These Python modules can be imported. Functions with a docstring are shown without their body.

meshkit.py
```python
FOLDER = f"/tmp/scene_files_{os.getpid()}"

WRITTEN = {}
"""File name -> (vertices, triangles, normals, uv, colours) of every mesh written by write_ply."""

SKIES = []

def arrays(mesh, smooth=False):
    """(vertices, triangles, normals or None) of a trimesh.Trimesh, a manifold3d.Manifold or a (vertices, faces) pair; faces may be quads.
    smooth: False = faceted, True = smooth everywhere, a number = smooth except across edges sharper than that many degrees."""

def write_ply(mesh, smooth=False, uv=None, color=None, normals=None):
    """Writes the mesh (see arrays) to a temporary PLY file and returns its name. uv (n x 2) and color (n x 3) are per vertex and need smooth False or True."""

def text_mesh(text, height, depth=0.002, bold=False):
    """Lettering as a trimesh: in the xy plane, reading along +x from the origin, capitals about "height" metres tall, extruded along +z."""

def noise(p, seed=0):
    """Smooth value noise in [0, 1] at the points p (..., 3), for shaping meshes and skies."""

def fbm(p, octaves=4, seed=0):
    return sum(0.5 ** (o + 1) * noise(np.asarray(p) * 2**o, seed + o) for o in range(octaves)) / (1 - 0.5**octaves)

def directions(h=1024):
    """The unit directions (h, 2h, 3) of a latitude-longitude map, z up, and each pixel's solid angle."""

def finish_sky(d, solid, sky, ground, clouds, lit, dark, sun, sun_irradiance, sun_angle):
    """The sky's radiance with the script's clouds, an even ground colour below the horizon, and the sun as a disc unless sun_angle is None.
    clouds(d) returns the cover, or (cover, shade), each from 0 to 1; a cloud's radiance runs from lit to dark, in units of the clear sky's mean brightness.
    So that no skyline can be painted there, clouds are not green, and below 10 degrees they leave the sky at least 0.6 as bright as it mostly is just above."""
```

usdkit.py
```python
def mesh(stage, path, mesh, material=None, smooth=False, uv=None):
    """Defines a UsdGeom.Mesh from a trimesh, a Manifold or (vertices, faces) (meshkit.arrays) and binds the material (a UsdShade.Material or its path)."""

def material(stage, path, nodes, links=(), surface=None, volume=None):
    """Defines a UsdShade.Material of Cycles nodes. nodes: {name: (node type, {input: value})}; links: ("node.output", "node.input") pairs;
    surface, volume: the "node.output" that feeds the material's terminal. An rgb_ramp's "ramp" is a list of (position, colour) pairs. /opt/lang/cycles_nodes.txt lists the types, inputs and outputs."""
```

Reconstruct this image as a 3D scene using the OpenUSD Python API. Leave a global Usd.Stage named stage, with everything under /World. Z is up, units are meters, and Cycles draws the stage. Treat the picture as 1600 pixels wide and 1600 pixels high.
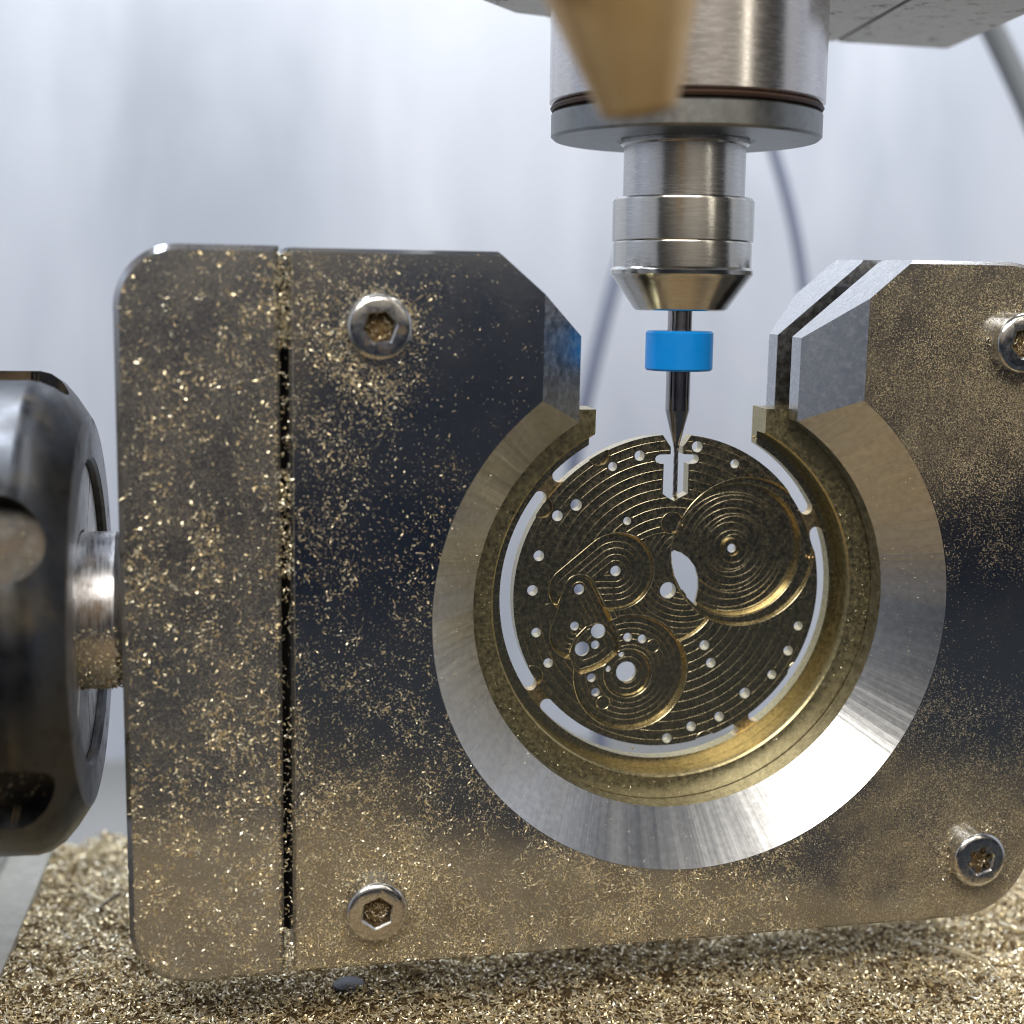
import math
import random
import numpy as np
import trimesh
import manifold3d as m3
import shapely
import shapely.geometry as sg
from shapely import affinity
from pxr import Gf, Sdf, Usd, UsdGeom, UsdLux, UsdShade, Vt
import usdkit
import meshkit

random.seed(7)
rng = np.random.default_rng(7)
stage = Usd.Stage.CreateInMemory()
UsdGeom.SetStageUpAxis(stage, "Z")
UsdGeom.SetStageMetersPerUnit(stage, 1.0)
UsdGeom.Xform.Define(stage, "/World")
UsdGeom.Scope.Define(stage, "/World/Looks")
MM = 0.001  # everything below is written in millimetres

# ------------------------------------------------------------------ camera
YAW, PITCH, ROLL, FOC = 0.21513, 0.16706, 0.01828, 1.42898
EYE = np.array([-47.69, -132.0, 33.207])
fwd = np.array([math.sin(YAW) * math.cos(PITCH), math.cos(YAW) * math.cos(PITCH), -math.sin(PITCH)])
r_ = np.cross(fwd, [0, 0, 1]); r_ /= np.linalg.norm(r_)
u_ = np.cross(r_, fwd)
right = r_ * math.cos(ROLL) + u_ * math.sin(ROLL)
up = -r_ * math.sin(ROLL) + u_ * math.cos(ROLL)
cam = UsdGeom.Camera.Define(stage, "/World/camera")
mat = np.eye(4)
mat[0, :3], mat[1, :3], mat[2, :3], mat[3, :3] = right, up, -fwd, EYE * MM
cam.AddTransformOp().Set(Gf.Matrix4d(mat.tolist()))
cam.CreateHorizontalApertureAttr(24.0)
cam.CreateVerticalApertureAttr(24.0)
cam.CreateFocalLengthAttr(24.0 * FOC)
cam.CreateFStopAttr(24.0 * FOC / 2.6)
cam.CreateFocusDistanceAttr(146 * MM)
cam.CreateClippingRangeAttr(Gf.Vec2f(0.005, 50.0))
cam.CreateExposureAttr(0.42)


def px(u, v, y=None, z=None, x=None):
    """The point of the plane y = ..., z = ... or x = ... that the photograph (1600 pixels) shows at u, v."""
    d = fwd + (u - 800) / (1600 * FOC) * right - (v - 800) / (1600 * FOC) * up
    k, val = (1, y) if y is not None else (2, z) if z is not None else (0, x)
    return EYE + d * (val - EYE[k]) / d[k]


# ------------------------------------------------------------------ light
def lamp(name, at, to, w, h, power, color):
    l = UsdLux.RectLight.Define(stage, "/World/" + name)
    at, to = np.array(at, float), np.array(to, float)
    b = at - to; b /= np.linalg.norm(b)
    a = np.cross([0, 0, 1] if abs(b[2]) < .95 else [0, 1, 0], b); a /= np.linalg.norm(a)
    c = np.cross(b, a)
    m = np.eye(4); m[0, :3], m[1, :3], m[2, :3], m[3, :3] = a, c, b, at * MM
    l.AddTransformOp().Set(Gf.Matrix4d(m.tolist()))
    l.CreateWidthAttr(w * MM); l.CreateHeightAttr(h * MM)
    l.CreateIntensityAttr(power); l.CreateColorAttr(Gf.Vec3f(*color))


lamp("lamp_bar", (68, 62, 190), (68, 63, 0), 26, 150, 12.0, (1.0, 0.97, 0.9))
lamp("lamp_bar_cool", (-100, 62, 195), (-72, 64, 0), 26, 150, 18.0, (0.86, 0.92, 1.0))
lamp("lamp_ceiling", (-120, -310, 320), (0, 0, 0), 420, 160, 6.8, (1.0, 0.96, 0.89))
lamp("lamp_back", (120, 60, 220), (60, 170, 20), 170, 110, 5.2, (0.95, 0.97, 1.0))
lamp("lamp_room", (-60, -300, 390), (-60, -470, 140), 600, 100, 2.5, (1.0, 0.93, 0.84))
lamp("lamp_tube", (165, -300, 205), (5, 10, 52), 16, 250, 5.0, (1.0, 0.93, 0.78))
dome = UsdLux.DomeLight.Define(stage, "/World/room_light")
dm = usdkit.material(stage, "/World/Looks/room", {"b": ("background_shader", {"color": (0.75, 0.85, 1.0), "strength": 0.05})}, surface="b.background")
UsdShade.MaterialBindingAPI.Apply(dome.GetPrim()).Bind(dm)

# ------------------------------------------------------------------ materials
LOOK = {}


def look(name, nodes, links, surface="p.BSDF"):
    LOOK[name] = usdkit.material(stage, "/World/Looks/" + name, nodes, links, surface)
    return LOOK[name]


def metal(name, color, rough, var=0.25, scale=900, bump=0.0, bscale=4000, stretch=(1, 1, 1), dirt=None, dirt_amt=(.5, .7), dirt_scale=150, spec=None):
    """A metal with uneven gloss; stretch pulls the grain out; dirt is a colour laid over it by noise."""
    n = {"g": ("geometry", {}), "m": ("mapping", {"vector": (0, 0, 0), "scale": stretch}),
         "n": ("noise_texture", {"scale": scale, "detail": 5, "roughness": .6}),
         "r": ("map_range", {"from_min": .3, "from_max": .7, "to_min": rough * (1 - var), "to_max": rough * (1 + var)}),
         "c": ("rgb_ramp", {"ramp": [(.25, tuple(np.array(color) * .82)), (.75, tuple(np.clip(np.array(color) * 1.1, 0, 1)))]}),
         "p": ("principled_bsdf", {"metallic": 1.0})}
    l = [("g.position", "m.vector"), ("m.vector", "n.vector"), ("n.fac", "r.value"), ("n.fac", "c.fac"), ("r.result", "p.roughness"), ("c.color", "p.base_color")]
    if bump:
        n["bn"] = ("noise_texture", {"scale": bscale, "detail": 3})
        n["b"] = ("bump", {"strength": bump, "distance": 0.0001})
        l += [("m.vector", "bn.vector"), ("bn.fac", "b.height"), ("b.normal", "p.normal")]
    if dirt is not None:
        n["dn"] = ("noise_texture", {"scale": dirt_scale, "detail": 8, "roughness": .65})
        n["dr"] = ("map_range", {"from_min": dirt_amt[0], "from_max": dirt_amt[1], "to_min": 0, "to_max": 1, "clamp": True})
        n["d"] = ("principled_bsdf", {"base_color": dirt, "roughness": .6})
        n["x"] = ("mix_closure", {})
        l += [("g.position", "dn.vector"), ("dn.fac", "dr.value"), ("dr.result", "x.fac"), ("p.BSDF", "x.closure1"), ("d.BSDF", "x.closure2")]
        return look(name, n, l, "x.closure")
    return look(name, n, l)


BRASS = (0.80, 0.62, 0.30)
metal("brass_disc", (0.58, 0.50, 0.32), .22, .35, 2500, .06, 9000)
metal("brass_rim", (0.50, 0.43, 0.24), .3, .3, 1500, .08, 7000, dirt=(.26, .215, .10), dirt_amt=(.45, .95), dirt_scale=2600)
metal("brass_tab", (0.72, 0.55, 0.30), .3, .3, 2500)
look("brass_nozzle", {"g": ("geometry", {}), "n": ("noise_texture", {"scale": 130, "detail": 7, "roughness": .6}), "c": ("rgb_ramp", {"ramp": [(.28, (.26, .14, .05)), (.42, (.60, .39, .17)), (.75, (.74, .52, .26))]}),
                      "p": ("principled_bsdf", {"metallic": .6, "roughness": .4})}, [("g.position", "n.vector"), ("n.fac", "c.fac"), ("c.color", "p.base_color")])
metal("steel_edge", (0.58, 0.59, 0.61), .28, .3, 1200, .06, 5000)
metal("steel_screw", (0.66, 0.65, 0.63), .2, .4, 1500, .05, 5000, dirt=(.20, .14, .08), dirt_amt=(.58, .75), dirt_scale=900)
metal("steel_turned", (0.58, 0.57, 0.55), .24, .25, 700, .03, 2500, stretch=(1, 1, 14))
metal("steel_body", (0.64, 0.61, 0.59), .22, .2, 700, .012, 2600, stretch=(1, 1, 6))
metal("steel_flange", (0.26, 0.265, 0.26), .36, .1, 900, .02, 4000)
metal("steel_nut", (0.62, 0.60, 0.56), .17, .3, 600, .05, 2500, stretch=(1, 1, 16))
metal("carbide", (0.42, 0.40, 0.40), .16, .3, 900)
metal("steel_shaft", (0.60, 0.59, 0.60), .33, .4, 500, .12, 1500, stretch=(8, 1, 1), dirt=(.22, .14, .07), dirt_amt=(.55, .72), dirt_scale=160)
metal("chuck_black", (0.085, 0.088, 0.095), .36, .3, 400, .05, 2500, dirt=(.10, .08, .05), dirt_amt=(.55, .8), dirt_scale=140)
metal("recess_steel", (0.06, 0.057, 0.053), .5, .3, 600, .1, 3500, dirt=(.07, .045, .02), dirt_amt=(.42, .6), dirt_scale=260)
metal("chuck_face", (0.36, 0.36, 0.38), .42, .3, 600, .1, 3500, dirt=(.03, .03, .035), dirt_amt=(.56, .68), dirt_scale=330)
metal("collet_grey", (0.72, 0.71, 0.70), .45, .3, 900, dirt=(.2, .17, .13), dirt_amt=(.56, .8), dirt_scale=400)


def film_steel(name, film_lo, film_hi, tint, bare=()):
    """Ground steel under a thin, uneven film of oil and brass dust: more low down, hardly any on the wiped patches (x, z, radius)."""
    n = {"g": ("geometry", {}), "sx": ("separate_xyz", {}),
         "n1": ("noise_texture", {"scale": 170, "detail": 9, "roughness": .7}),
         "n2": ("noise_texture", {"scale": 5200, "detail": 2, "roughness": .7}),
         "hz": ("map_range", {"from_min": .034, "from_max": -.034, "to_min": film_lo, "to_max": film_hi, "clamp": True}),
         "hn": ("map_range", {"from_min": .32, "from_max": .68, "to_min": .45, "to_max": 1.5}),
         "f": ("math", {"math_type": "multiply"}),
         "sp": ("map_range", {"from_min": .35, "from_max": .75, "to_min": .45, "to_max": 1.6}),
         "f2": ("math", {"math_type": "multiply", "use_clamp": True}),
         "rr": ("map_range", {"from_min": .3, "from_max": .7, "to_min": .09, "to_max": .18}),
         "mp": ("mapping", {"scale": (1, 1, 22)}),
         "bn": ("noise_texture", {"scale": 900, "detail": 4}),
         "b": ("bump", {"strength": .03, "distance": .0001}),
         "p": ("principled_bsdf", {"metallic": 1.0, "base_color": (.46, .48, .51)}),
         "fc": ("rgb_ramp", {"ramp": [(.3, tuple(.6 * t for t in tint)), (.6, tint), (.8, tuple(1.4 * t for t in tint))]}),
         "d": ("principled_bsdf", {"metallic": .3, "roughness": .5}),
         "x": ("mix_closure", {})}
    l = [("g.position", "sx.vector"), ("g.position", "n1.vector"), ("g.position", "n2.vector"), ("sx.z", "hz.value"), ("n1.fac", "hn.value"),
         ("hz.result", "f.value1"), ("hn.result", "f.value2"), ("n2.fac", "sp.value"), ("f.value", "f2.value1"), ("sp.result", "f2.value2"),
         ("n1.fac", "rr.value"), ("rr.result", "p.roughness"), ("g.position", "mp.vector"), ("mp.vector", "bn.vector"), ("bn.fac", "b.height"), ("b.normal", "p.normal"),
         ("n2.fac", "fc.fac"), ("fc.color", "d.base_color"), ("p.BSDF", "x.closure1"), ("d.BSDF", "x.closure2")]
    last = "f2.value"
    for i, (cx, cz, r, lo) in enumerate(bare):
        n[f"v{i}"] = ("vector_math", {"math_type": "distance", "vector2": (cx * MM, 0, cz * MM)})
        n[f"a{i}"] = ("math", {"math_type": "multiply_add", "value2": .012, "value3": 0.0})
        n[f"w{i}"] = ("math", {"math_type": "subtract"})
        n[f"k{i}"] = ("map_range", {"range_type": "smoothstep", "from_min": r * MM * .45, "from_max": r * MM * 1.15, "to_min": lo, "to_max": 1.0, "clamp": True})
        n[f"m{i}"] = ("math", {"math_type": "multiply"})
        l += [("g.position", f"v{i}.vector1"), ("n1.fac", f"a{i}.value1"), (f"v{i}.value", f"w{i}.value1"), (f"a{i}.value", f"w{i}.value2"), (f"w{i}.value", f"k{i}.value"), (last, f"m{i}.value1"), (f"k{i}.result", f"m{i}.value2")]
        last = f"m{i}.value"
    l.append((last, "x.fac"))
    return look(name, n, l, "x.closure")


film_steel("plate_steel", .16, .36, (.30, .245, .16), [(-20, 22, 15, .04), (-28, 4, 16, .12), (34, -2, 13, .06), (-17, -24, 8, .3), (29, 22, 20, 2.6), (31.3, -27, 10, 2.0), (-31.4, -28, 9, 1.6), (-31.5, 27, 8, 2.0)])
film_steel("block_steel", .34, .40, (.30, .265, .21))
# the conical countersink: milled in steps, so that its gloss runs in radial streaks round the bore's axis
look("bevel_steel", {
    "g": ("geometry", {}), "s": ("separate_xyz", {}), "a": ("math", {"math_type": "arctan2"}), "cv": ("combine_xyz", {"x": 0, "y": 0, "z": 0}),
    "n": ("noise_texture", {"dimensions": "1D", "scale": 5, "detail": 6, "roughness": .6}), "n3": ("noise_texture", {"scale": 1600, "detail": 4}),
    "b": ("bump", {"strength": .06, "distance": .001}), "b2": ("bump", {"strength": .06, "distance": .0001}),
    "r": ("map_range", {"from_min": .3, "from_max": .7, "to_min": .21, "to_max": .34}),
    "c": ("rgb_ramp", {"ramp": [(.3, (.50, .50, .50)), (.7, (.66, .66, .66))]}),
    "p": ("principled_bsdf", {"metallic": 1.0})},
    [("g.position", "s.vector"), ("s.z", "a.value1"), ("s.x", "a.value2"), ("a.value", "n.w"), ("g.position", "n3.vector"), ("n3.fac", "b2.height"), ("b2.normal", "b.normal"), ("n.fac", "b.height"), ("b.normal", "p.normal"),
     ("n.fac", "r.value"), ("r.result", "p.roughness"), ("n3.fac", "c.fac"), ("c.color", "p.base_color")])
for i, (c, ro) in enumerate([((.88, .78, .55), .28), ((.78, .66, .42), .34), ((.95, .89, .72), .25), ((.60, .48, .28), .42)]):
    look(f"shaving_brass_{i}", {"p": ("principled_bsdf", {"metallic": .7, "base_color": c, "roughness": ro})}, [])
look("chip_bed", {"g": ("geometry", {}), "n": ("noise_texture", {"scale": 1800, "detail": 6, "roughness": .7}),
                  "c": ("rgb_ramp", {"ramp": [(.3, (.05, .03, .012)), (.55, (.20, .13, .055)), (.8, (.46, .34, .17))]}),
                  "b": ("bump", {"strength": .9, "distance": .0005}), "p": ("principled_bsdf", {"metallic": .6, "roughness": .42})},
     [("g.position", "n.vector"), ("n.fac", "c.fac"), ("c.color", "p.base_color"), ("n.fac", "b.height"), ("b.normal", "p.normal")])
look("oily_dirt", {"g": ("geometry", {}), "n": ("noise_texture", {"scale": 700, "detail": 6, "roughness": .7}), "c": ("rgb_ramp", {"ramp": [(.35, (.03, .02, .012)), (.7, (.20, .14, .07))]}), "b": ("bump", {"strength": .6, "distance": .0004}), "p": ("principled_bsdf", {"metallic": .4, "roughness": .4})},
     [("g.position", "n.vector"), ("n.fac", "c.fac"), ("c.color", "p.base_color"), ("n.fac", "b.height"), ("b.normal", "p.normal")])
look("blue_plastic", {"g": ("geometry", {}), "n": ("noise_texture", {"scale": 900, "detail": 3}), "r": ("map_range", {"from_min": .3, "from_max": .7, "to_min": .32, "to_max": .45}),
                      "p": ("principled_bsdf", {"base_color": (.0, .26, .76), "subsurface_weight": .1, "subsurface_scale": .001})},
     [("g.position", "n.vector"), ("n.fac", "r.value"), ("r.result", "p.roughness")])
look("seal_brown", {"p": ("principled_bsdf", {"base_color": (.05, .025, .015), "roughness": .5})}, [])
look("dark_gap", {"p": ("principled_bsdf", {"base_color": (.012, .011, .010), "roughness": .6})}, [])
look("grey_paint", {"g": ("geometry", {}), "n": ("noise_texture", {"scale": 900, "detail": 6, "roughness": .6}), "n2": ("noise_texture", {"scale": 420, "detail": 6, "roughness": .75}),
                    "c": ("rgb_ramp", {"ramp": [(.3, (.60, .58, .53)), (.7, (.72, .70, .65))]}),
                    "k": ("map_range", {"from_min": .57, "from_max": .64, "to_min": 0, "to_max": 1, "clamp": True}), "x": ("mix_color", {"b": (.16, .13, .10)}),
                    "p": ("principled_bsdf", {"roughness": .55}), "b": ("bump", {"strength": .25, "distance": .0004})},
     [("g.position", "n.vector"), ("g.position", "n2.vector"), ("n.fac", "c.fac"), ("n2.fac", "k.value"), ("k.result", "x.fac"), ("c.color", "x.a"), ("x.result", "p.base_color"), ("n.fac", "b.height"), ("b.normal", "p.normal")])
look("bed_grey", {"g": ("geometry", {}), "n": ("noise_texture", {"scale": 500, "detail": 6, "roughness": .65}),
                  "c": ("rgb_ramp", {"ramp": [(.3, (.33, .32, .28)), (.7, (.46, .45, .40))]}), "p": ("principled_bsdf", {"roughness": .45})},
     [("g.position", "n.vector"), ("n.fac", "c.fac"), ("c.color", "p.base_color")])
look("hose_grey", {"p": ("principled_bsdf", {"base_color": (.13, .14, .15), "roughness": .4})}, [])
look("hose_pale", {"p": ("principled_bsdf", {"base_color": (.16, .18, .25), "roughness": .45})}, [])
look("backdrop_sheet", {"g": ("geometry", {}), "m": ("mapping", {"scale": (14, 14, 5)}), "n": ("noise_texture", {"scale": 1.6, "detail": 5, "roughness": .5, "distortion": .4}),
                        "c": ("rgb_ramp", {"ramp": [(.3, (.43, .47, .55)), (.7, (.60, .63, .70))]}), "r": ("map_range", {"from_min": .35, "from_max": .65, "to_min": .30, "to_max": .5}),
                        "p": ("principled_bsdf", {"metallic": .2})},
     [("g.position", "m.vector"), ("m.vector", "n.vector"), ("n.fac", "c.fac"), ("n.fac", "r.value"), ("c.color", "p.base_color"), ("r.result", "p.roughness")])
look("tray_grey", {"p": ("principled_bsdf", {"base_color": (.30, .31, .32), "roughness": .6})}, [])
look("navy_paint", {"p": ("principled_bsdf", {"base_color": (.016, .034, .08), "roughness": .4})}, [])
look("room_paint", {"p": ("principled_bsdf", {"base_color": (.62, .57, .50), "roughness": .7})}, [])
look("floor_dark", {"p": ("principled_bsdf", {"base_color": (.03, .03, .033), "roughness": .5})}, [])

# ------------------------------------------------------------------ helpers
TAKEN = {}


def path_for(name, parent):
    base = (parent.GetPath().pathString if parent else "/World") + "/" + name
    n = TAKEN.get(base, 0); TAKEN[base] = n + 1
    return base if n == 0 else f"{base}_{n:03d}"


def tag(o, label=None, cat=None, group=None, kind=None):
    p = o.GetPrim() if hasattr(o, "GetPrim") else o
    for k, v in (("label", label), ("category", cat), ("group", group), ("kind", kind)):
        if v:
            p.SetCustomDataByKey(k, v)
    return p


def thing(name, label, cat, group=None):
    x = UsdGeom.Xform.Define(stage, path_for(name, None))
    return tag(x, label, cat, group)


def tm(a):
    v, f, _ = meshkit.arrays(a)
    return trimesh.Trimesh(v, f, process=False)


def obj(name, mesh, mtl, parent=None, smooth=30):
    if isinstance(mesh, list):
        mesh = trimesh.util.concatenate([tm(a) for a in mesh])
    t = tm(mesh).copy()
    if not smooth:
        pass
    t.vertices = t.vertices * MM
    m = usdkit.mesh(stage, path_for(name, parent), t, LOOK[mtl], smooth=smooth)
    return m.GetPrim()


def to_plane(man, y_back):
    """A shape drawn in x, z and raised along w: its back (w = 0) at y_back, w towards the camera."""
    return man.rotate([90, 0, 0]).translate([0, y_back, 0])


def extrude(poly, h, z0=0.0):
    """A shapely polygon (with holes) as a Manifold prism from z0 to z0 + h."""
    out = None
    for g in getattr(poly, "geoms", [poly]):
        if g.geom_type != "Polygon" or g.area < 1e-6:
            continue
        g = sg.polygon.orient(g)
        cs = m3.CrossSection([np.array(g.exterior.coords)[:-1]] + [np.array(i.coords)[:-1] for i in g.interiors], m3.FillRule.EvenOdd)
        e = m3.Manifold.extrude(cs, h).translate([0, 0, z0])
        out = e if out is None else out + e
    return out


def loft(polys, zs):
    """Prism whose outline changes: polygons with the same number of corners at heights zs (star-shaped caps)."""
    n = len(polys[0])
    v = np.vstack([np.c_[np.asarray(p), np.full(n, z)] for p, z in zip(polys, zs)])
    f = []
    for k in range(len(zs) - 1):
        for i in range(n):
            j = (i + 1) % n
            a, b, c, d = k * n + i, k * n + j, (k + 1) * n + j, (k + 1) * n + i
            f += [[a, b, c], [a, c, d]]
    cap = trimesh.creation.triangulate_polygon(sg.Polygon(polys[0]), engine="earcut")
    # earcut keeps the corner order
    cf = cap[1]
    f += [[t[0], t[2], t[1]] for t in cf.tolist()] + [[(len(zs) - 1) * n + q for q in t] for t in cf.tolist()]
    m = trimesh.Trimesh(v, f, process=False)
    trimesh.repair.fix_normals(m)
    return m


def man(t):
    return m3.Manifold(m3.Mesh(np.asarray(t.vertices, np.float32), np.asarray(t.faces, np.uint32)))


def lathe(profile, n=96, axis="z", at=(0, 0, 0)):
    """profile: (radius, height) pairs from bottom to top."""
    p = np.array(profile, float)
    if p[0, 0] > 1e-6:
        p = np.vstack([[0, p[0, 1]], p])
    if p[-1, 0] > 1e-6:
        p = np.vstack([p, [0, p[-1, 1]]])
    t = trimesh.creation.revolve(p, sections=n)
    if axis == "x":
        t.apply_transform(trimesh.transformations.rotation_matrix(math.pi / 2, [0, 1, 0]))
    if axis == "y":
        t.apply_transform(trimesh.transformations.rotation_matrix(math.pi / 2, [1, 0, 0]))
    t.apply_translation(at)
    trimesh.repair.fix_normals(t)
    return t


def tube(points, r, sides=14):
    p = np.asarray(points, float)
    t = np.gradient(p, axis=0); t /= np.linalg.norm(t, axis=1, keepdims=True)
    a = np.cross(t, np.where(np.abs(t[:, 2:]) < .9, [0, 0, 1.0], [1.0, 0, 0])); a /= np.linalg.norm(a, axis=1, keepdims=True)
    b = np.cross(t, a); ang = np.arange(sides) * 2 * math.pi / sides
    rr = np.broadcast_to(r, (len(p),))[:, None, None]
    v = (p[:, None] + rr * (np.cos(ang)[None, :, None] * a[:, None] + np.sin(ang)[None, :, None] * b[:, None])).reshape(-1, 3)
    f = []
    for i in range(len(p) - 1):
        for j in range(sides):
            k = (j + 1) % sides
            f += [[i * sides + j, i * sides + k, (i + 1) * sides + k], [i * sides + j, (i + 1) * sides + k, (i + 1) * sides + j]]
    for e, o in ((0, 1), (len(p) - 1, 0)):
        for j in range(1, sides - 1):
            q = [e * sides, e * sides + j, e * sides + j + 1]
            f.append(q[::-1] if o else q)
    m = trimesh.Trimesh(v, f, process=False)
    trimesh.repair.fix_normals(m)
    return m


def curve(pts, n=40):
    from scipy.interpolate import CubicSpline
    p = np.array(pts, float); s = np.r_[0, np.cumsum(np.linalg.norm(np.diff(p, axis=0), axis=1))]
    return CubicSpline(s, p)(np.linspace(0, s[-1], n))


def rounded(x0, z0, x1, z1, r, corners=(1, 1, 1, 1), seg=14):
    """Outline of a rectangle; corners: bottom-left, bottom-right, top-right, top-left rounded or square."""
    out = []
    for (cx, cz, a0), on in zip(((x0, z0, 180), (x1, z0, 270), (x1, z1, 0), (x0, z1, 90)), corners):
        if not on:
            out.append((cx, cz)); continue
        ox, oz = (r if cx == x0 else -r), (r if cz == z0 else -r)
        for k in range(seg + 1):
            a = math.radians(a0 + 90 * k / seg)
            out.append((cx + ox + r * math.cos(a), cz + oz + r * math.sin(a)))
    return np.array(out)


def chamfered(outline, h, c):
    """A prism of height h (w from 0 to h) whose front and back rims are chamfered by c."""
    p = np.asarray(outline, float)
    e = np.roll(p, -1, 0) - p; e /= np.linalg.norm(e, axis=1, keepdims=True)
    nrm = np.c_[-e[:, 1], e[:, 0]]  # inward for a counter-clockwise outline
    a, b = np.roll(nrm, 1, 0), nrm
    k = 1 + (a * b).sum(1, keepdims=True)
    q = p + c * (a + b) / k
    return loft([q, p, p, q], [0, c, h - c, h])


def circ(x, z, r, n=48):
    a = np.arange(n) * 2 * math.pi / n
    return sg.Polygon(np.c_[x + r * np.cos(a), z + r * np.sin(a)])


# ------------------------------------------------------------------ the setting
def sheet_backdrop():
    """The enclosure's pale sheet: a flat back, slightly folded wings at both sides, and a cove into the tray below."""
    xs = np.concatenate([np.linspace(-300, -74, 12), [-70, -66], np.linspace(-55, 130, 20), [138, 146, 154], np.linspace(165, 420, 10)])
    prof = [(200, 260)] + [(200, z) for z in np.linspace(230, -84, 16)]
    v, n, m = [], len(prof), len(xs)
    for x in xs:
        off = -.42 * max(0, -72 - x) - .30 * max(0, x - 146)
        for y, z in prof:
            wob = 1.2 * (meshkit.noise(np.array([x / 60 + 9, 3.3, z / 110 + 5])) - .5) if z > -60 else 0
            v.append((x, y + off * (1 if y > 100 else 0) + wob, z))
    f = []
    for i in range(m - 1):
        for j in range(n - 1):
            f += [[i * n + j, (i + 1) * n + j, (i + 1) * n + j + 1], [i * n + j, (i + 1) * n + j + 1, i * n + j + 1]]
    return trimesh.Trimesh(v, f, process=False)


tag(obj("enclosure_wall", sheet_backdrop(), "backdrop_sheet", smooth=60), "smooth pale blue-grey sheet metal behind the fixture", "wall", kind="structure")

for s in (-1, 1):
    xw = -215 if s < 0 else 265
    tag(obj("side_wall", m3.Manifold.cube([3, 330, 380]).translate([xw - 1.5, -120, -104.5]), "backdrop_sheet"), "pale side sheet of the enclosure, left of the fixture" if s < 0 else "pale side sheet of the enclosure, right of the fixture", "wall", kind="structure")

tr = [(200.2, -80)] + [(200.2 - 24 * (1 - math.cos(a)), -80 - 24 * math.sin(a)) for a in np.linspace(0, math.pi / 2, 10)] + [(20, -104)]
tray = sg.LineString(tr).buffer(.6, cap_style=2)
tag(obj("tray", extrude(tray, 900).rotate([90, 0, 90]).translate([-400, 0, 0]), "tray_grey", smooth=50), "dull grey tray behind and below the table", "tray", kind="structure")
tag(obj("ceiling", m3.Manifold.cube([480, 330, 3]).translate([-213, -120, 262]), "backdrop_sheet"), "pale top sheet of the enclosure", "ceiling", kind="structure")
cab = tag(UsdGeom.Xform.Define(stage, "/World/room_cabinet"), "dark cabinet with pale rails opposite the machine", "cabinet", kind="structure")
obj("body", m3.Manifold.cube([1500, 20, 150]).translate([-700, -470, -110]), "navy_paint", cab)
for z, h in ((-4, 2.5), (-46, 3)):
    obj("rail", m3.Manifold.cube([1400, 6, h]).translate([-650, -450, z]), "room_paint", cab)
tag(obj("room_wall", m3.Manifold.cube([1500, 20, 460]).translate([-700, -480, 40.5]), "room_paint"), "pale wall opposite the machine", "wall", kind="structure")

GZ = -42.0


def bed_height(x, y):
    p = np.stack([np.asarray(x, float) / 9 + 40, np.asarray(y, float) / 9 + 40, np.zeros_like(np.asarray(x, float))], -1)
    h = 2.6 * (meshkit.fbm(p, 4, 3) - .5) + .8 * (meshkit.fbm(p * 5, 3, 8) - .5)
    far = np.clip((np.asarray(y) - 46) / 9, 0, 1)
    h = h + far * (1.5 * meshkit.fbm(p * 3, 3, 5) - .4)
    ditch = np.exp(-((np.asarray(x) + 63.5 - .09 * (50 - np.asarray(y)) * 0) / 1.8) ** 2)
    return GZ + h - 1.2 * ditch


FRONT = lambda x: np.interp(x, [-90, -54, -25, 31, 60], [-62, -60, -56, -24, -20])
t0 = 56


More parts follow.
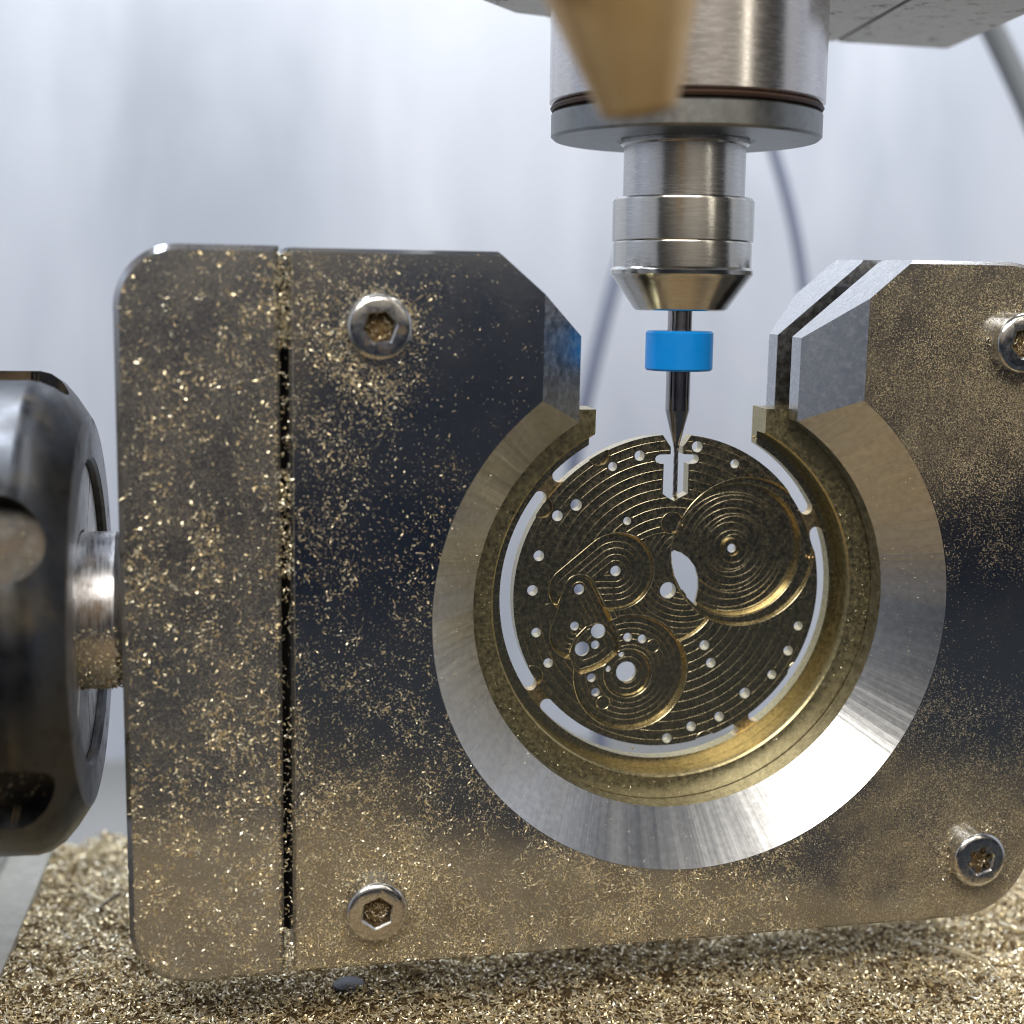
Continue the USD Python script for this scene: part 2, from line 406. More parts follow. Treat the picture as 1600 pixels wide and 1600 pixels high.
def bed_mesh():
    xs, n = np.linspace(-72, 78, 156), 90
    X = np.repeat(xs[:, None], n, 1)
    T = np.linspace(0, 1, n)[None]
    far = 54 + 3.0 * (meshkit.fbm(np.stack([xs / 4, xs * 0 + 2, xs * 0], -1), 4, 2) - .5)
    Y = FRONT(xs)[:, None] * (1 - T) + far[:, None] * T
    Z = bed_height(X, Y)
    v = np.stack([X, Y, Z], -1).reshape(-1, 3)
    i, j = np.meshgrid(np.arange(len(xs) - 1), np.arange(n - 1), indexing="ij")
    a = i * n + j
    f = np.vstack([np.stack([a, a + n, a + n + 1], -1).reshape(-1, 3), np.stack([a, a + n + 1, a + 1], -1).reshape(-1, 3)])
    # skirt down to the tray
    ring = np.concatenate([np.arange(len(xs)) * n, (len(xs) - 1) * n + np.arange(1, n), (np.arange(len(xs) - 2, -1, -1)) * n + n - 1, np.arange(n - 2, 0, -1)])
    low = v[ring].copy(); low[:, 2] = -103.5
    k = len(v); r = len(ring); q = np.arange(r); q2 = (q + 1) % r
    f = np.vstack([f, np.stack([ring[q], k + q, k + q2], -1), np.stack([ring[q], k + q2, ring[q2]], -1)])
    return trimesh.Trimesh(np.vstack([v, low]), f, process=False)


tag(obj("machine_table", bed_mesh(), "chip_bed", smooth=40), "machine table buried under brass swarf below the fixture", "table", kind="structure")


# ------------------------------------------------------------------ brass shavings (instanced)
def curl(length, width, thick, bend, twist, seg=6):
    a = np.linspace(-.5, .5, seg + 1)
    if abs(bend) < .05:
        c = np.c_[a * length, np.zeros(seg + 1)]
    else:
        rad = length / bend
        c = np.c_[rad * np.sin(a * bend), rad * (1 - np.cos(a * bend))]
        c[:, 1] -= c[:, 1].mean()
    v = []
    for i, (x, z) in enumerate(c):
        tw, wd = twist * a[i], width * (1 - .75 * abs(2 * a[i]) ** 3)
        for sy, sz in ((-1, -1), (1, -1), (1, 1), (-1, 1)):
            yy, zz = sy * wd / 2, sz * thick / 2
            v.append((x, yy * math.cos(tw) - zz * math.sin(tw), z + yy * math.sin(tw) + zz * math.cos(tw)))
    f = []
    for i in range(seg):
        for j in range(4):
            k = (j + 1) % 4
            f += [[i * 4 + j, i * 4 + k, i * 4 + 4 + k], [i * 4 + j, i * 4 + 4 + k, i * 4 + 4 + j]]
    f += [[0, 2, 1], [0, 3, 2], [seg * 4, seg * 4 + 1, seg * 4 + 2], [seg * 4, seg * 4 + 2, seg * 4 + 3]]
    m = trimesh.Trimesh(np.array(v), f, process=False)
    trimesh.repair.fix_normals(m)
    return m


SHAPES = [curl(1.25, .24, .06, 1.6, .5), curl(1.0, .26, .07, 2.6, .9), curl(.8, .22, .06, .7, .3), curl(1.5, .2, .05, 1.1, 1.4), curl(.7, .3, .08, 3.4, .6), curl(1.1, .18, .06, 2.0, -1.0), curl(.55, .28, .1, .3, .2)]


def scatter(name, label, pos, quat, scale, kinds, cat="brass shavings"):
    """A PointInstancer of the shaving shapes; pos in millimetres, quat as (w, x, y, z)."""
    pi = UsdGeom.PointInstancer.Define(stage, path_for(name, None))
    rel = pi.CreatePrototypesRel()
    base = pi.GetPath().pathString + "/shaving_kinds"
    UsdGeom.Scope.Define(stage, base)
    k = 0
    for s in SHAPES:
        for c in range(4):
            t = s.copy(); t.vertices = t.vertices * MM
            p = f"{base}/shaving_{k:03d}"
            usdkit.mesh(stage, p, t, LOOK[f"shaving_brass_{c}"], smooth=35)
            rel.AddTarget(p); k += 1
    n = len(pos)
    pi.CreatePositionsAttr(Vt.Vec3fArray.FromNumpy((np.asarray(pos) * MM).astype(np.float32)))
    pi.CreateProtoIndicesAttr(Vt.IntArray.FromNumpy(np.asarray(kinds, np.int32)))
    q = np.asarray(quat, np.float32); q /= np.linalg.norm(q, axis=1, keepdims=True)
    pi.CreateOrientationsAttr(Vt.QuathArray([Gf.Quath(float(a), float(b), float(c), float(d)) for a, b, c, d in q]))
    pi.CreateScalesAttr(Vt.Vec3fArray.FromNumpy(np.repeat(np.asarray(scale, np.float32)[:, None], 3, 1)))
    return tag(pi, label, cat, kind="stuff")


def qmul(a, b):
    w1, x1, y1, z1 = a.T; w2, x2, y2, z2 = b.T
    return np.stack([w1 * w2 - x1 * x2 - y1 * y2 - z1 * z2, w1 * x2 + x1 * w2 + y1 * z2 - z1 * y2, w1 * y2 - x1 * z2 + y1 * w2 + z1 * x2, w1 * z2 + x1 * y2 - y1 * x2 + z1 * w2], 1)


def qaxis(axis, ang):
    axis = np.asarray(axis, float)
    ang = np.asarray(ang, float)
    return np.c_[np.cos(ang / 2), np.sin(ang / 2)[:, None] * axis[None] if axis.ndim == 1 else np.sin(ang / 2)[:, None] * axis]


def lying(n, tilt):
    """Random turns about the vertical, then a tilt off the surface."""
    h = rng.uniform(0, 2 * math.pi, n)
    q = qmul(qaxis([0, 0, 1], rng.uniform(0, 2 * math.pi, n)), qaxis([1, 0, 0], rng.normal(0, tilt, n)))
    q = qmul(q, qaxis([0, 1, 0], rng.normal(0, tilt * .7, n)))
    return q


def kinds(n, p=(.35, .25, .22, .18)):
    return rng.integers(0, len(SHAPES), n) * 4 + rng.choice(4, n, p=p)


# shavings on the table: densest where the lens looks
def table_shavings():
    a = np.c_[rng.uniform(-71, 60, 76000), rng.uniform(-12, 55.5, 76000)]
    b = np.c_[rng.uniform(-66, 55, 9000), rng.uniform(-58, -12, 9000)]
    b = b[b[:, 1] > FRONT(b[:, 0]) + .5]
    c = np.c_[rng.uniform(-66, -35, 1800), rng.uniform(51, 56.5, 1800)]
    p = np.vstack([a, b, c])
    z = bed_height(p[:, 0], p[:, 1]) + rng.uniform(0, .45, len(p))
    return np.c_[p, z]


tp = table_shavings()
scatter("brass_swarf", "thick layer of curly brass shavings covering the table under the fixture", tp, lying(len(tp), .45), rng.uniform(.5, 1.05, len(tp)), kinds(len(tp)))


# ------------------------------------------------------------------ clamping fixture
fix = thing("clamping_fixture", "dusty steel clamping fixture holding the round brass blank between its plates", "fixture")
TOP, BOT, XL, XG, XP, XR = 34.4, -34.0, -54.5, -40.25, -39.4, 38.4
FT, BT, BACK = 7.1, 10.9, 18.0        # back of the front plate, front and back of the rear plate
RB, RF, JAW = 21.5, 26.3, 11.3        # bore, rim of the countersink, half width of the mouth


def mouth(dx=0.0):
    """The open mouth above the bore, in x and z, widened by dx."""
    j = JAW + dx
    return sg.Polygon([(-j, 5), (j, 5), (j, 26.6 + .846 * dx), (24, 37.35), (24, 60), (-24, 60), (-24, 37.35), (-j, 26.6 + .846 * dx)])


def cutter(depth, land):
    """Everything cut out of a plate whose face is at w = depth: bore and mouth, with the 45 degree countersink of 4.8 mm."""
    c = 4.8
    cone = m3.Manifold.cylinder(c + .4, RB, RB + c + .4, 180).translate([0, 0, depth - c])
    bore = m3.Manifold.cylinder(depth + 2, RB, RB, 180).translate([0, 0, -1])
    m = extrude(mouth(), depth + 2, -1)
    wedge = m3.Manifold.hull_points(np.array([(s * x, z, w) for s in (-1, 1) for z in (5.0, 60.0) for x, w in ((JAW, depth - c), (JAW + c + .4, depth + .4))]))
    return cone, bore, m, wedge


def clamp_plate():
    body = man(chamfered(rounded(XP, BOT, XR, TOP, 8.0, (0, 1, 1, 0)), FT, .35))
    cone, bore, m, wedge = cutter(FT, 2.3)
    return to_plane(body - cone - bore - m - wedge, FT)


full = clamp_plate()
# the countersink is a look of its own: take the cone's skin off as separate faces
ft = tm(full)
cen = ft.triangles_center; nr = ft.face_normals
cone_f = (np.abs(nr[:, 1] + math.sqrt(.5)) < .03) & (cen[:, 1] > .02) & (cen[:, 1] < 4.82) & (np.hypot(cen[:, 0], cen[:, 2]) < 27)
wedge_f = (np.abs(nr[:, 1] + math.sqrt(.5)) < .03) & (np.abs(np.abs(nr[:, 0]) - math.sqrt(.5)) < .03) & (cen[:, 2] > 15) & (np.abs(cen[:, 0]) < 17)
cone_f &= ~wedge_f
edge_f = (np.abs(nr[:, 1]) < .1)
pick = lambda sel: ft.submesh([np.nonzero(sel)[0]], append=True)
obj("clamp_plate", pick(~(cone_f | wedge_f | edge_f)), "plate_steel", fix)
obj("countersink", pick(cone_f), "bevel_steel", fix, smooth=False)
for s in (-1, 1):
    obj("jaw_chamfer", pick(wedge_f & (cen[:, 0] * s > 0)), "steel_edge", fix)
obj("plate_rim", pick(edge_f), "steel_edge", fix)


def back_plate():
    body = man(chamfered(rounded(XP + .3, BOT, XR, TOP, 8.0, (0, 1, 1, 0)), BACK - BT, .35))
    cone, bore, m, wedge = cutter(BACK - BT, 2.3)
    flip = lambda q: q.rotate([180, 0, 0]).scale([1, -1, 1])
    b = body - cone - bore - m - wedge           # countersunk side up; turn it to face away
    b = b.mirror([0, 0, 1]).translate([0, 0, BACK - BT])
    return to_plane(b, BACK)


obj("back_plate", back_plate(), "steel_edge", fix)
# packing between the plates, clear of the bore and of the mouth
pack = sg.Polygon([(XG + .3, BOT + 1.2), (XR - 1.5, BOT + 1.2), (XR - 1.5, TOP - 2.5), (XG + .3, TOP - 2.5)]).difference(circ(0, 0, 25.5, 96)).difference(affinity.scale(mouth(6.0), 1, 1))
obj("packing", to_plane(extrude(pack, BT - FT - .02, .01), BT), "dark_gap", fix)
blk = chamfered(rounded(XL, BOT - .2, XG, TOP + .15, 5.6, (1, 0, 0, 1)), BACK, .5)
obj("end_block", to_plane(man(blk), BACK - .05), "block_steel", fix)
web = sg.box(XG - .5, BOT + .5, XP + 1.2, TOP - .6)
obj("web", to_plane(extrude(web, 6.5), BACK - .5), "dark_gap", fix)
obj("shaft", lathe([(7.4, -62.5), (7.4, -55.2), (7.0, -54.6)], 96, "x", (0, 9, .2)), "steel_shaft", fix)


# screws: cap heads with a hexagon socket, standing proud of the plate
def screw(x, z, proud, torx, turn):
    r = 2.95
    head = lathe([(r * .985, -3), (r, -2.9), (r, proud - .45), (r * .97, proud - .28), (r * .90, proud - .1), (r * .80, proud), (0, proud)], 64)
    if torx:
        a = np.arange(72) * 2 * math.pi / 72
        rad = 1.22 + .24 * np.cos(6 * a)
        sock = sg.Polygon(np.c_[rad * np.cos(a), rad * np.sin(a)])
    else:
        a = np.arange(6) * math.pi / 3
        sock = sg.Polygon(np.c_[1.5 * np.cos(a), 1.5 * np.sin(a)])
    sock = affinity.rotate(sock, turn, origin=(0, 0))
    h = man(head) - extrude(sock, 3, proud - 1.7)
    ring = sock.buffer(.13).difference(sock)
    h = h - m3.Manifold.hull(extrude(sock.buffer(.16), .02, proud) + extrude(sock, .02, proud - .18))
    s = obj("screw", to_plane(h, 0).translate([x, 0, z]), "steel_screw", fix)
    bed = trimesh.creation.icosphere(3, 1.0)
    v = bed.vertices * [1.4, .5, 1.4]
    v = v * (1 + .35 * (meshkit.fbm(v * 5 + x, 3)[:, None] - .5))
    bed.vertices = v + [x, -(proud - 1.55), z]
    tag(obj("packed_dirt", bed, "chip_bed", s), kind=None)
    return s


SCREWS = [(-31.45, 27.55, 1.5, 0, 8), (-31.6, -27.7, 1.9, 0, 22), (31.3, -26.95, 1.9, 1, 20), (31.8, 26.6, 2.2, 0, 14)]
for s in SCREWS:
    q = screw(*s)
    if s[3]:
        tag(q, "screw with a lobed star socket")

# ------------------------------------------------------------------ the brass blank
blank = thing("watch_plate_blank", "round brass watch movement blank, pocketed and drilled, clamped in the bore of the steel fixture", "watch part")
YF, YB, RIMF = 9.46, 11.0, 7.25
RD, RS, RG = 16.49, 17.88, 19.03
TABS = [138.9, 25.0, -142.5, -58.4]
arc = lambda a0, a1, r, n=60: [(r * math.cos(math.radians(a0 + (a1 - a0) * k / n)), r * math.sin(math.radians(a0 + (a1 - a0) * k / n))) for k in range(n + 1)]
outer = circ(0, 0, 23.5, 180).intersection(sg.box(-30, -30, 30, 19.3))
gapbox = sg.box(-8.95, 0, 8.95, 40)
rim = (extrude(outer.difference(circ(0, 0, RG, 180)).difference(gapbox), YB - RIMF) + extrude(outer.difference(circ(0, 0, RS, 180)).difference(gapbox), YB - YF - .15))
rim = rim - m3.Manifold.cylinder(.2, RG - .02, RG + .2, 180).translate([0, 0, YB - RIMF - .19])
obj("rim", to_plane(rim, YB - .01), "brass_rim", blank)
obj("groove_floor", to_plane(extrude(circ(0, 0, RG - .04, 180).difference(circ(0, 0, RS + .01, 180)).difference(gapbox.buffer(.02)), .03, YB - YF - .148), YB - .01), "brass_disc", blank)
mid, hw = (RD + RS) / 2, (RS - RD) / 2
order = sorted(TABS)
slots = []
half = math.degrees((1.6 / 2 + hw) / mid)
for i, a in enumerate(order):
    b = order[(i + 1) % 4] + (360 if i == 3 else 0)
    slots.append(sg.LineString(arc(a + half, b - half, mid, 120)).buffer(hw, quad_segs=10))
for a in TABS:
    sec = sg.Polygon(arc(a - 5.5, a + 5.5, RD - .06, 16) + arc(a + 5.5, a - 5.5, RS + .06, 16))
    for s in slots:
        sec = sec.difference(s)
    sec = max(getattr(sec, "geoms", [sec]), key=lambda g: g.area)
    obj("tab", to_plane(extrude(sec, YB - YF - .3), YB - .02), "brass_tab", blank)


def pp(u, v):
    q = px(u, v, y=YF)
    return q[0], q[2]


K = 1600 * FOC / (np.array([0.6 - EYE[0], YF - EYE[1], 1 - EYE[2]]) @ fwd)      # pixels per millimetre at the disc


def disc_px(u, v, r, n=64):
    x, z = pp(u, v)
    return circ(x, z, r / K, n)


def poly_px(pts, smooth=0):
    g = sg.Polygon([pp(*p) for p in pts])
    return g.buffer(smooth).buffer(-2 * smooth).buffer(smooth) if smooth else g


def hull_px(*cs):
    return sg.MultiPolygon([disc_px(*c) for c in cs]).convex_hull


DISC = circ(0, 0, RD, 220)
HOLES = [(999.4, 712, 8), (957.2, 729, 7), (900.2, 789, 9), (871, 806, 8.3), (842, 868.5, 8.3), (832, 922.5, 8.3), (980, 814, 6.3), (964.3, 894, 8.2), (908, 923.6, 8.2), (1045.3, 923.5, 13), (1089.4, 698, 8.6),
         (1148, 724.7, 7), (1085, 717, 7), (1149, 859.7, 7), (837.8, 988.4, 7.5), (856.5, 1036, 7.5), (901, 981.3, 7), (939.4, 990.3, 11.6), (914, 1018.4, 11.6), (934.7, 1011.9, 6.7), (983.8, 998.4, 7), (1006.5, 1001, 7),
         (975, 1026, 4.7), (954, 1049, 4.7), (927, 1062, 7), (933.4, 1084.6, 7), (982.5, 1053.5, 16.5), (1100.6, 1008, 8), (1110.6, 1035.7, 8), (1247.4, 978, 7.5), (1231.5, 1016.6, 8), (1206, 1054, 7.5), (1163.8, 1083, 8.8),
         (1123.7, 1119.7, 8), (1080, 1135, 8), (1042, 1153.4, 8)]
c4 = lambda a, b: (1020 + a / 5.333, 660 + b / 5.333)
c5 = lambda a, b: (780 + a / 5.333, 920 + b / 5.333)
lens = poly_px([c4(*q) for q in [(163, 1080), (215, 1086), (268, 1104), (332, 1150), (385, 1222), (410, 1310), (411, 1400), (395, 1480), (373, 1540), (300, 1470), (240, 1388), (190, 1285), (167, 1180)]])
stem = poly_px([c4(*q) for q in [(76, 92), (150, 205), (150, 265), (60, 268), (30, 282), (19, 306), (30, 332), (60, 345), (92, 347), (83, 595), (120, 625), (178, 655), (235, 622), (292, 592), (298, 347), (340, 345), (366, 332), (378, 306), (366, 280), (340, 268), (256, 265), (255, 205), (330, 92)]])
THROUGH = shapely.union_all([disc_px(*h, 28) for h in HOLES] + [lens, stem])
T = YB - YF
# pockets: outline and depth
POCKETS = [("centre", disc_px(1040, 920, 89.5, 120), .36),
           ("barrel_step", disc_px(1163, 862.5, 119, 120), .45),
           ("train", hull_px((964, 894, 62), (893, 921, 36)), .6),
           ("seconds", disc_px(985.3, 1051.6, 93, 120), .72),
           ("setting", hull_px((908, 924, 25), (899, 991, 41), (936, 1001, 34)), .84),
           ("barrel", disc_px(1154, 861, 107.5, 120), 1.2),
           ("seconds_centre", disc_px(984, 1055, 40), .98),
           ("wheel", poly_px([c5(*q) for q in [(597, 575), (620, 490), (660, 415), (740, 335), (840, 300), (930, 325), (990, 400), (1022, 490), (1003, 560), (950, 605), (880, 660), (790, 700), (690, 732), (640, 685), (607, 630)]], .25), 1.18),
           ("blind", disc_px(1050, 817.5, 17.5), .5),
           ("bush", disc_px(1149, 859.7, 15).difference(disc_px(1149, 859.7, 12)), 0.0),
           ("rim_notch", disc_px(935.6, 711, 16.5), .4), ("rim_notch", disc_px(847, 793, 16.5), .4), ("rim_notch", disc_px(831, 1057, 17), .4), ("rim_notch", disc_px(1102, 1158, 17), .3), ("rim_notch", disc_px(1246, 1049, 17), .3),
           ("blind", disc_px(1023.4, 1012, 10.5), .75), ("blind", disc_px(945, 1101, 11), .75)]
DRAFTED = ("centre", "barrel", "barrel_step", "train", "seconds", "setting", "seconds_centre")
inset = lambda d: min(.34, .5 * d)
plate = extrude(DISC, T)
for n, g, d in POCKETS:
    if d:
        gg = g.intersection(DISC.buffer(.5))
        if n in DRAFTED:      # walls lean outwards, as the cutter left them
            lo = gg.buffer(-inset(d))
            pts = [np.c_[np.array(q.exterior.coords), np.full(len(q.exterior.coords), w)] for q, w in ((lo, T - d), (gg, T), (gg, T + .1))]
            plate = plate - m3.Manifold.hull_points(np.vstack(pts))
        else:
            plate = plate - extrude(gg, d + .1, T - d)
plate = plate + extrude(disc_px(1149, 859.7, 15.5), .35, T - 1.21)
plate = plate - extrude(disc_px(1149, 859.7, 12), .5, T - 1.1)
plate = plate - extrude(THROUGH, T + 1, -.5)
obj("main_plate", to_plane(plate, YB), "brass_disc", blank, smooth=25)


# tool marks: every floor carries the shallow scallops of the cutter's path, real ridges a few hundredths high
def ridges(lines, w, h, base):
    vs, fs, k = [], [], 0
    for ln in lines:
        for g in getattr(ln, "geoms", [ln]):
            if g.geom_type not in ("LineString", "LinearRing") or g.length < .25:
                continue
            g = g.segmentize(.35)
            p = np.array(g.coords)
            closed = np.allclose(p[0], p[-1])
            t = np.gradient(p, axis=0)
            if closed:
                t[0] = t[-1] = p[1] - p[-2]
            t /= np.linalg.norm(t, axis=1, keepdims=True) + 1e-9
            nn = np.c_[-t[:, 1], t[:, 0]]
            m = len(p)
            hh = np.full(m, h)
            if not closed:
                hh[0] = hh[-1] = .003
            for off, z in ((-w / 2, 0 * hh - .004), (0 * w, hh), (w / 2, 0 * hh - .004)):
                vs.append(np.c_[p + nn * off, base + z])
            a = np.arange(m - 1)
            for s in (0, 1):
                fs += [np.c_[k + s * m + a, k + s * m + a + 1, k + (s + 1) * m + a + 1], np.c_[k + s * m + a, k + (s + 1) * m + a + 1, k + (s + 1) * m + a]]
            k += 3 * m
    if not vs:
        return None
    v, f = np.vstack(vs), np.vstack(fs)
    v = np.c_[v[:, 0], YB - v[:, 2], v[:, 1]]
    mesh = trimesh.Trimesh(v, f, process=False)
    n = np.cross(v[f[:, 1]] - v[f[:, 0]], v[f[:, 2]] - v[f[:, 0]])
    mesh.faces[n[:, 1] > 0] = mesh.faces[n[:, 1] > 0][:, ::-1]
    return mesh


marks = []
cover = sg.Polygon()
region = {}
items = [("face", DISC, 0.0)] + [p for p in POCKETS if p[0] not in ("bush",)]
for i, (n, g, d) in enumerate(items):
    reg = g.intersection(DISC)
    if n in DRAFTED:
        reg = reg.buffer(-inset(d))
    for n2, g2, d2 in items:
        if d2 > d:
            reg = reg.difference(g2)
    region[i] = reg.difference(THROUGH)
STEP = {"face": .98, "centre": .62, "barrel_step": 9, "train": .66, "seconds": .60, "setting": .56, "barrel": .58, "seconds_centre": .6, "wheel": .8}
for i, (n, g, d) in enumerate(items):
    s = STEP.get(n, 9)
    if s > 5:
        continue
    cl, clw = region[i].buffer(-.1), region[i].buffer(-.5 * s)
    big, crest = [], []
    for k in range(1, 30):
        if n == "face":
            c = circ(0, 0, RD + .35 - k * s, 200).exterior if RD + .35 - k * s > 3 else None
        elif n in ("barrel",):
            x, z = pp(1149, 859.7); r = 107.5 / K - (k - .3) * s
            off = (.25 * math.sin(k * 2.1), .2 * math.cos(k * 1.7))
            c = circ(x + off[0], z + off[1], r, 120).exterior if r > .8 else None
        elif n == "centre":
            x, z = pp(1075, 880); c = circ(x, z, .8 + k * s, 140).exterior if k < 22 else None
        else:
            q = g.buffer(-(k - .45) * s)
            c = None if q.is_empty else (q.exterior if q.geom_type == "Polygon" else None)
        if c is None:
            continue
        big.append(sg.LineString(c.coords).intersection(clw))
        crest.append(sg.LineString(c.coords).intersection(cl))
    amp = {"face": .011, "barrel": .009, "centre": .007}.get(n, .009)
    marks.append(ridges(big, s * .92, amp, T - d))
    marks.append(ridges(crest, .10, amp + .008, T - d))
tag(obj("tool_mark", [m for m in marks if m is not None], "brass_disc", blank, smooth=False), kind="stuff")
# raised burrs along the pocket rims
burr = []
for i, (n, g, d) in enumerate(items[1:]):
    line = sg.LineString(g.exterior.coords).intersection(DISC.buffer(-.1))
    above = max([0.0] + [0])
    outs = [j for j, (m, q, e) in enumerate(items) if e < d]
    for j in outs:
        seg = line.intersection(region[j].buffer(.06))
        burr.append(ridges([seg] if not hasattr(seg, "geoms") else list(seg.geoms), .09, .035, T - items[j][2]))
tag(obj("burr", [b for b in burr if b is not None], "brass_disc", blank, smooth=False), kind="stuff")
bb = trimesh.creation.icosphere(2, .16)
nib = []
for u, v in ((1178, 683), (1182, 686), (1270, 871), (1264, 872), (1066, 821), (988, 1168)):
    c = bb.copy(); c.vertices = c.vertices * rng.uniform(.6, 1.3, 3) + px(u, v, y=YF + .1)
    nib.append(c)
tag(obj("chip_burr", nib, "brass_tab", blank), kind="stuff")

# ------------------------------------------------------------------ spindle
LEAN = trimesh.transformations.rotation_matrix(math.radians(-1.4), [1, 0, 0], [.55, 10.2, 10])
AX = (.55, 10.2, 0)


def spun(profile, n=128):
    t = lathe(profile, n, "z", AX)
    t.apply_transform(LEAN)
    return t


head = thing("milling_spindle", "steel milling spindle hanging from the grey machine head above the brass blank", "spindle")
obj("sleeve", spun([(13.3, 49.05), (13.6, 49.25), (13.63, 90)]), "steel_body", head)
obj("seal_ring", spun([(12.9, 48.3), (13.35, 48.45), (13.5, 48.7), (13.3, 48.95), (12.9, 49.05)]), "seal_brown", head)
obj("flange", spun([(6.8, 45.9), (7.0, 45.72), (13.1, 45.72), (13.4, 45.98), (13.4, 48.05), (13.2, 48.25), (12.7, 48.32)]), "steel_flange", head)
obj("nose", spun([(6.08, 39.9), (6.08, 45.1), (6.4, 45.3), (6.4, 45.85)]), "steel_turned", head)
obj("collet_nut", spun([(3.8, 29.05), (4.4, 28.98), (4.7, 29.12), (6.85, 32.2), (7.16, 32.55), (7.19, 32.95), (7.1, 33.1), (6.97, 33.25), (6.97, 35.55), (6.9, 35.75), (7.1, 35.9), (7.1, 39.7), (6.9, 40.05), (6.0, 40.1)]), "steel_nut", head)
hz = 61.4
hp = sg.Polygon([(-24, 18), (-16.5, 30.2), (-11.4, 37.0), (-6.7, 38.7), (31.0, 45.0), (46.8, 45.8), (42.0, 19.5), (38, 2), (-22, 0)])
hm = extrude(hp, 22, hz) - m3.Manifold.cylinder(40, 14.9, 14.9, 96).translate([AX[0] + .95, AX[1], hz - 5])
seam = sg.LineString([(31.3, 45.6), (26.3, 16.2), (25, 8)]).buffer(.36)
hm = hm - extrude(seam, .8, hz - .4)
obj("housing", hm, "grey_paint", head, smooth=20)
obj("seam", extrude(sg.LineString([(30.9, 44.6), (26.3, 16.2), (25, 8)]).buffer(.4), .3, hz + .16), "seal_brown", head)

drill = thing("micro_drill", "slim carbide drill with a bright blue collar above the notch of the brass blank", "drill bit")
obj("shank", spun([(1.24, 18.9), (1.24, 31)], 48), "carbide", drill)
obj("collar", spun([(1.3, 22.95), (3.25, 22.95), (3.43, 23.15), (3.43, 26.75), (3.25, 26.95), (1.3, 26.95)], 96), "blue_plastic", drill)
obj("taper", spun([(.27, 15.0), (.34, 15.4), (1.24, 18.88)], 48), "carbide", drill)


def flute():
    n, sides = 90, 12
    v, f = [], []
    for i in range(n + 1):
        z = 9.75 + 5.3 * i / n
        tw = i * .16
        for j in range(sides):
            a = j * 2 * math.pi / sides
            r = .25 * (1 - .22 * max(0, math.cos(2 * a)) ** 3) * min(1, .12 + (z - 9.75) / .25)
            v.append((r * math.cos(a + tw), r * math.sin(a + tw), z))
    for i in range(n):
        for j in range(sides):
            k = (j + 1) % sides
            f += [[i * sides + j, i * sides + k, (i + 1) * sides + k], [i * sides + j, (i + 1) * sides + k, (i + 1) * sides + j]]
    for j in range(1, sides - 1):
        f += [[0, j + 1, j], [n * sides, n * sides + j, n * sides + j + 1]]
    t = trimesh.Trimesh(np.array(v) + [AX[0], AX[1], 0], f, process=False)
    t.apply_transform(LEAN)
    return t


obj("fluted_tip", flute(), "carbide", drill)

# ------------------------------------------------------------------ coolant nozzle, close to the lens
tip, topn = px(999, 181, y=-37), px(952, -190, y=-37)
ax = topn - tip; L = np.linalg.norm(ax)
noz = thing("coolant_nozzle", "out-of-focus tapered brass nozzle hanging in front of the spindle", "nozzle")
nz = trimesh.creation.revolve(np.array([(0, .5), (1.3, .45), (1.35, .05), (1.5, -.02), (1.95, .05), (2.3, .3), (2.42, .7), (4.9, 8.6), (5.7, L), (0, L)]), sections=96)
nz.apply_scale([1.09, 1.09, 1.0])
nz.apply_transform(trimesh.geometry.align_vectors([0, 0, 1], ax / L)); nz.apply_translation(tip)
trimesh.repair.fix_normals(nz)
obj("cone", nz, "brass_nozzle", noz)

# ------------------------------------------------------------------ rotary chuck at the left
chk = thing("rotary_chuck", "blackened round collet chuck at the left, gripping the fixture's shaft", "chuck")
cy, cz = 9.0, .2
prof = [(14.4, -150), (22.6, -149), (22.6, -62.0), (22.35, -61.0), (21.6, -59.9), (20.4, -58.9), (18.4, -57.6), (18.0, -57.5), (14.6, -57.5), (14.3, -57.8), (14.3, -60.8), (0, -60.8)]
cb = lathe([(r, x) for r, x in prof], 128, "x", (0, 0, 0))
cbm = man(cb)
for k in range(6):
    a = math.radians(28 + 60 * k)
    slot = sg.LineString([(-120, 0), (-62.9, 0)]).buffer(3.9)
    s = extrude(slot, 8, 19.6).rotate([0, 0, 0])
    s = s.rotate([90, 0, 0])                       # raised towards -y
    s = s.rotate([-math.degrees(a), 0, 0])
    cbm = cbm - s
TW = trimesh.transformations.rotation_matrix(math.radians(-2.8), [0, 0, 1], [-57.5, 0, 0])


def set_chuck(t):
    t = tm(t); t.apply_transform(TW); t.apply_translation([0, cy, cz]); return t


ct = tm(cbm)
fr = (ct.face_normals[:, 0] > .9) & (ct.triangles_center[:, 0] > -58.2)
rc = np.hypot(ct.triangles_center[:, 1], ct.triangles_center[:, 2])
re_ = ~fr & (rc < 21.2) & (rc > 19.2) & (ct.triangles_center[:, 0] < -59.2) & (np.abs(ct.face_normals[:, 0]) < .2)
obj("body", set_chuck(ct.submesh([np.nonzero(~fr & ~re_)[0]], append=True)), "chuck_black", chk, smooth=35)
obj("recess_floor", set_chuck(ct.submesh([np.nonzero(re_)[0]], append=True)), "recess_steel", chk)
obj("face", set_chuck(ct.submesh([np.nonzero(fr)[0]], append=True)), "chuck_face", chk)
for k in range(8):
    a0 = 360 / 8 * k + 10
    sec = sg.Polygon(arc(a0 + .9, a0 + 44.1, 7.6, 12) + arc(a0 + 44.1, a0 + .9, 14.1, 18))
    jm = extrude(sec, 2.6).rotate([90, 0, 90]).translate([-61.0, 0, 0])
    obj("collet_jaw", set_chuck(jm), "collet_grey", chk)

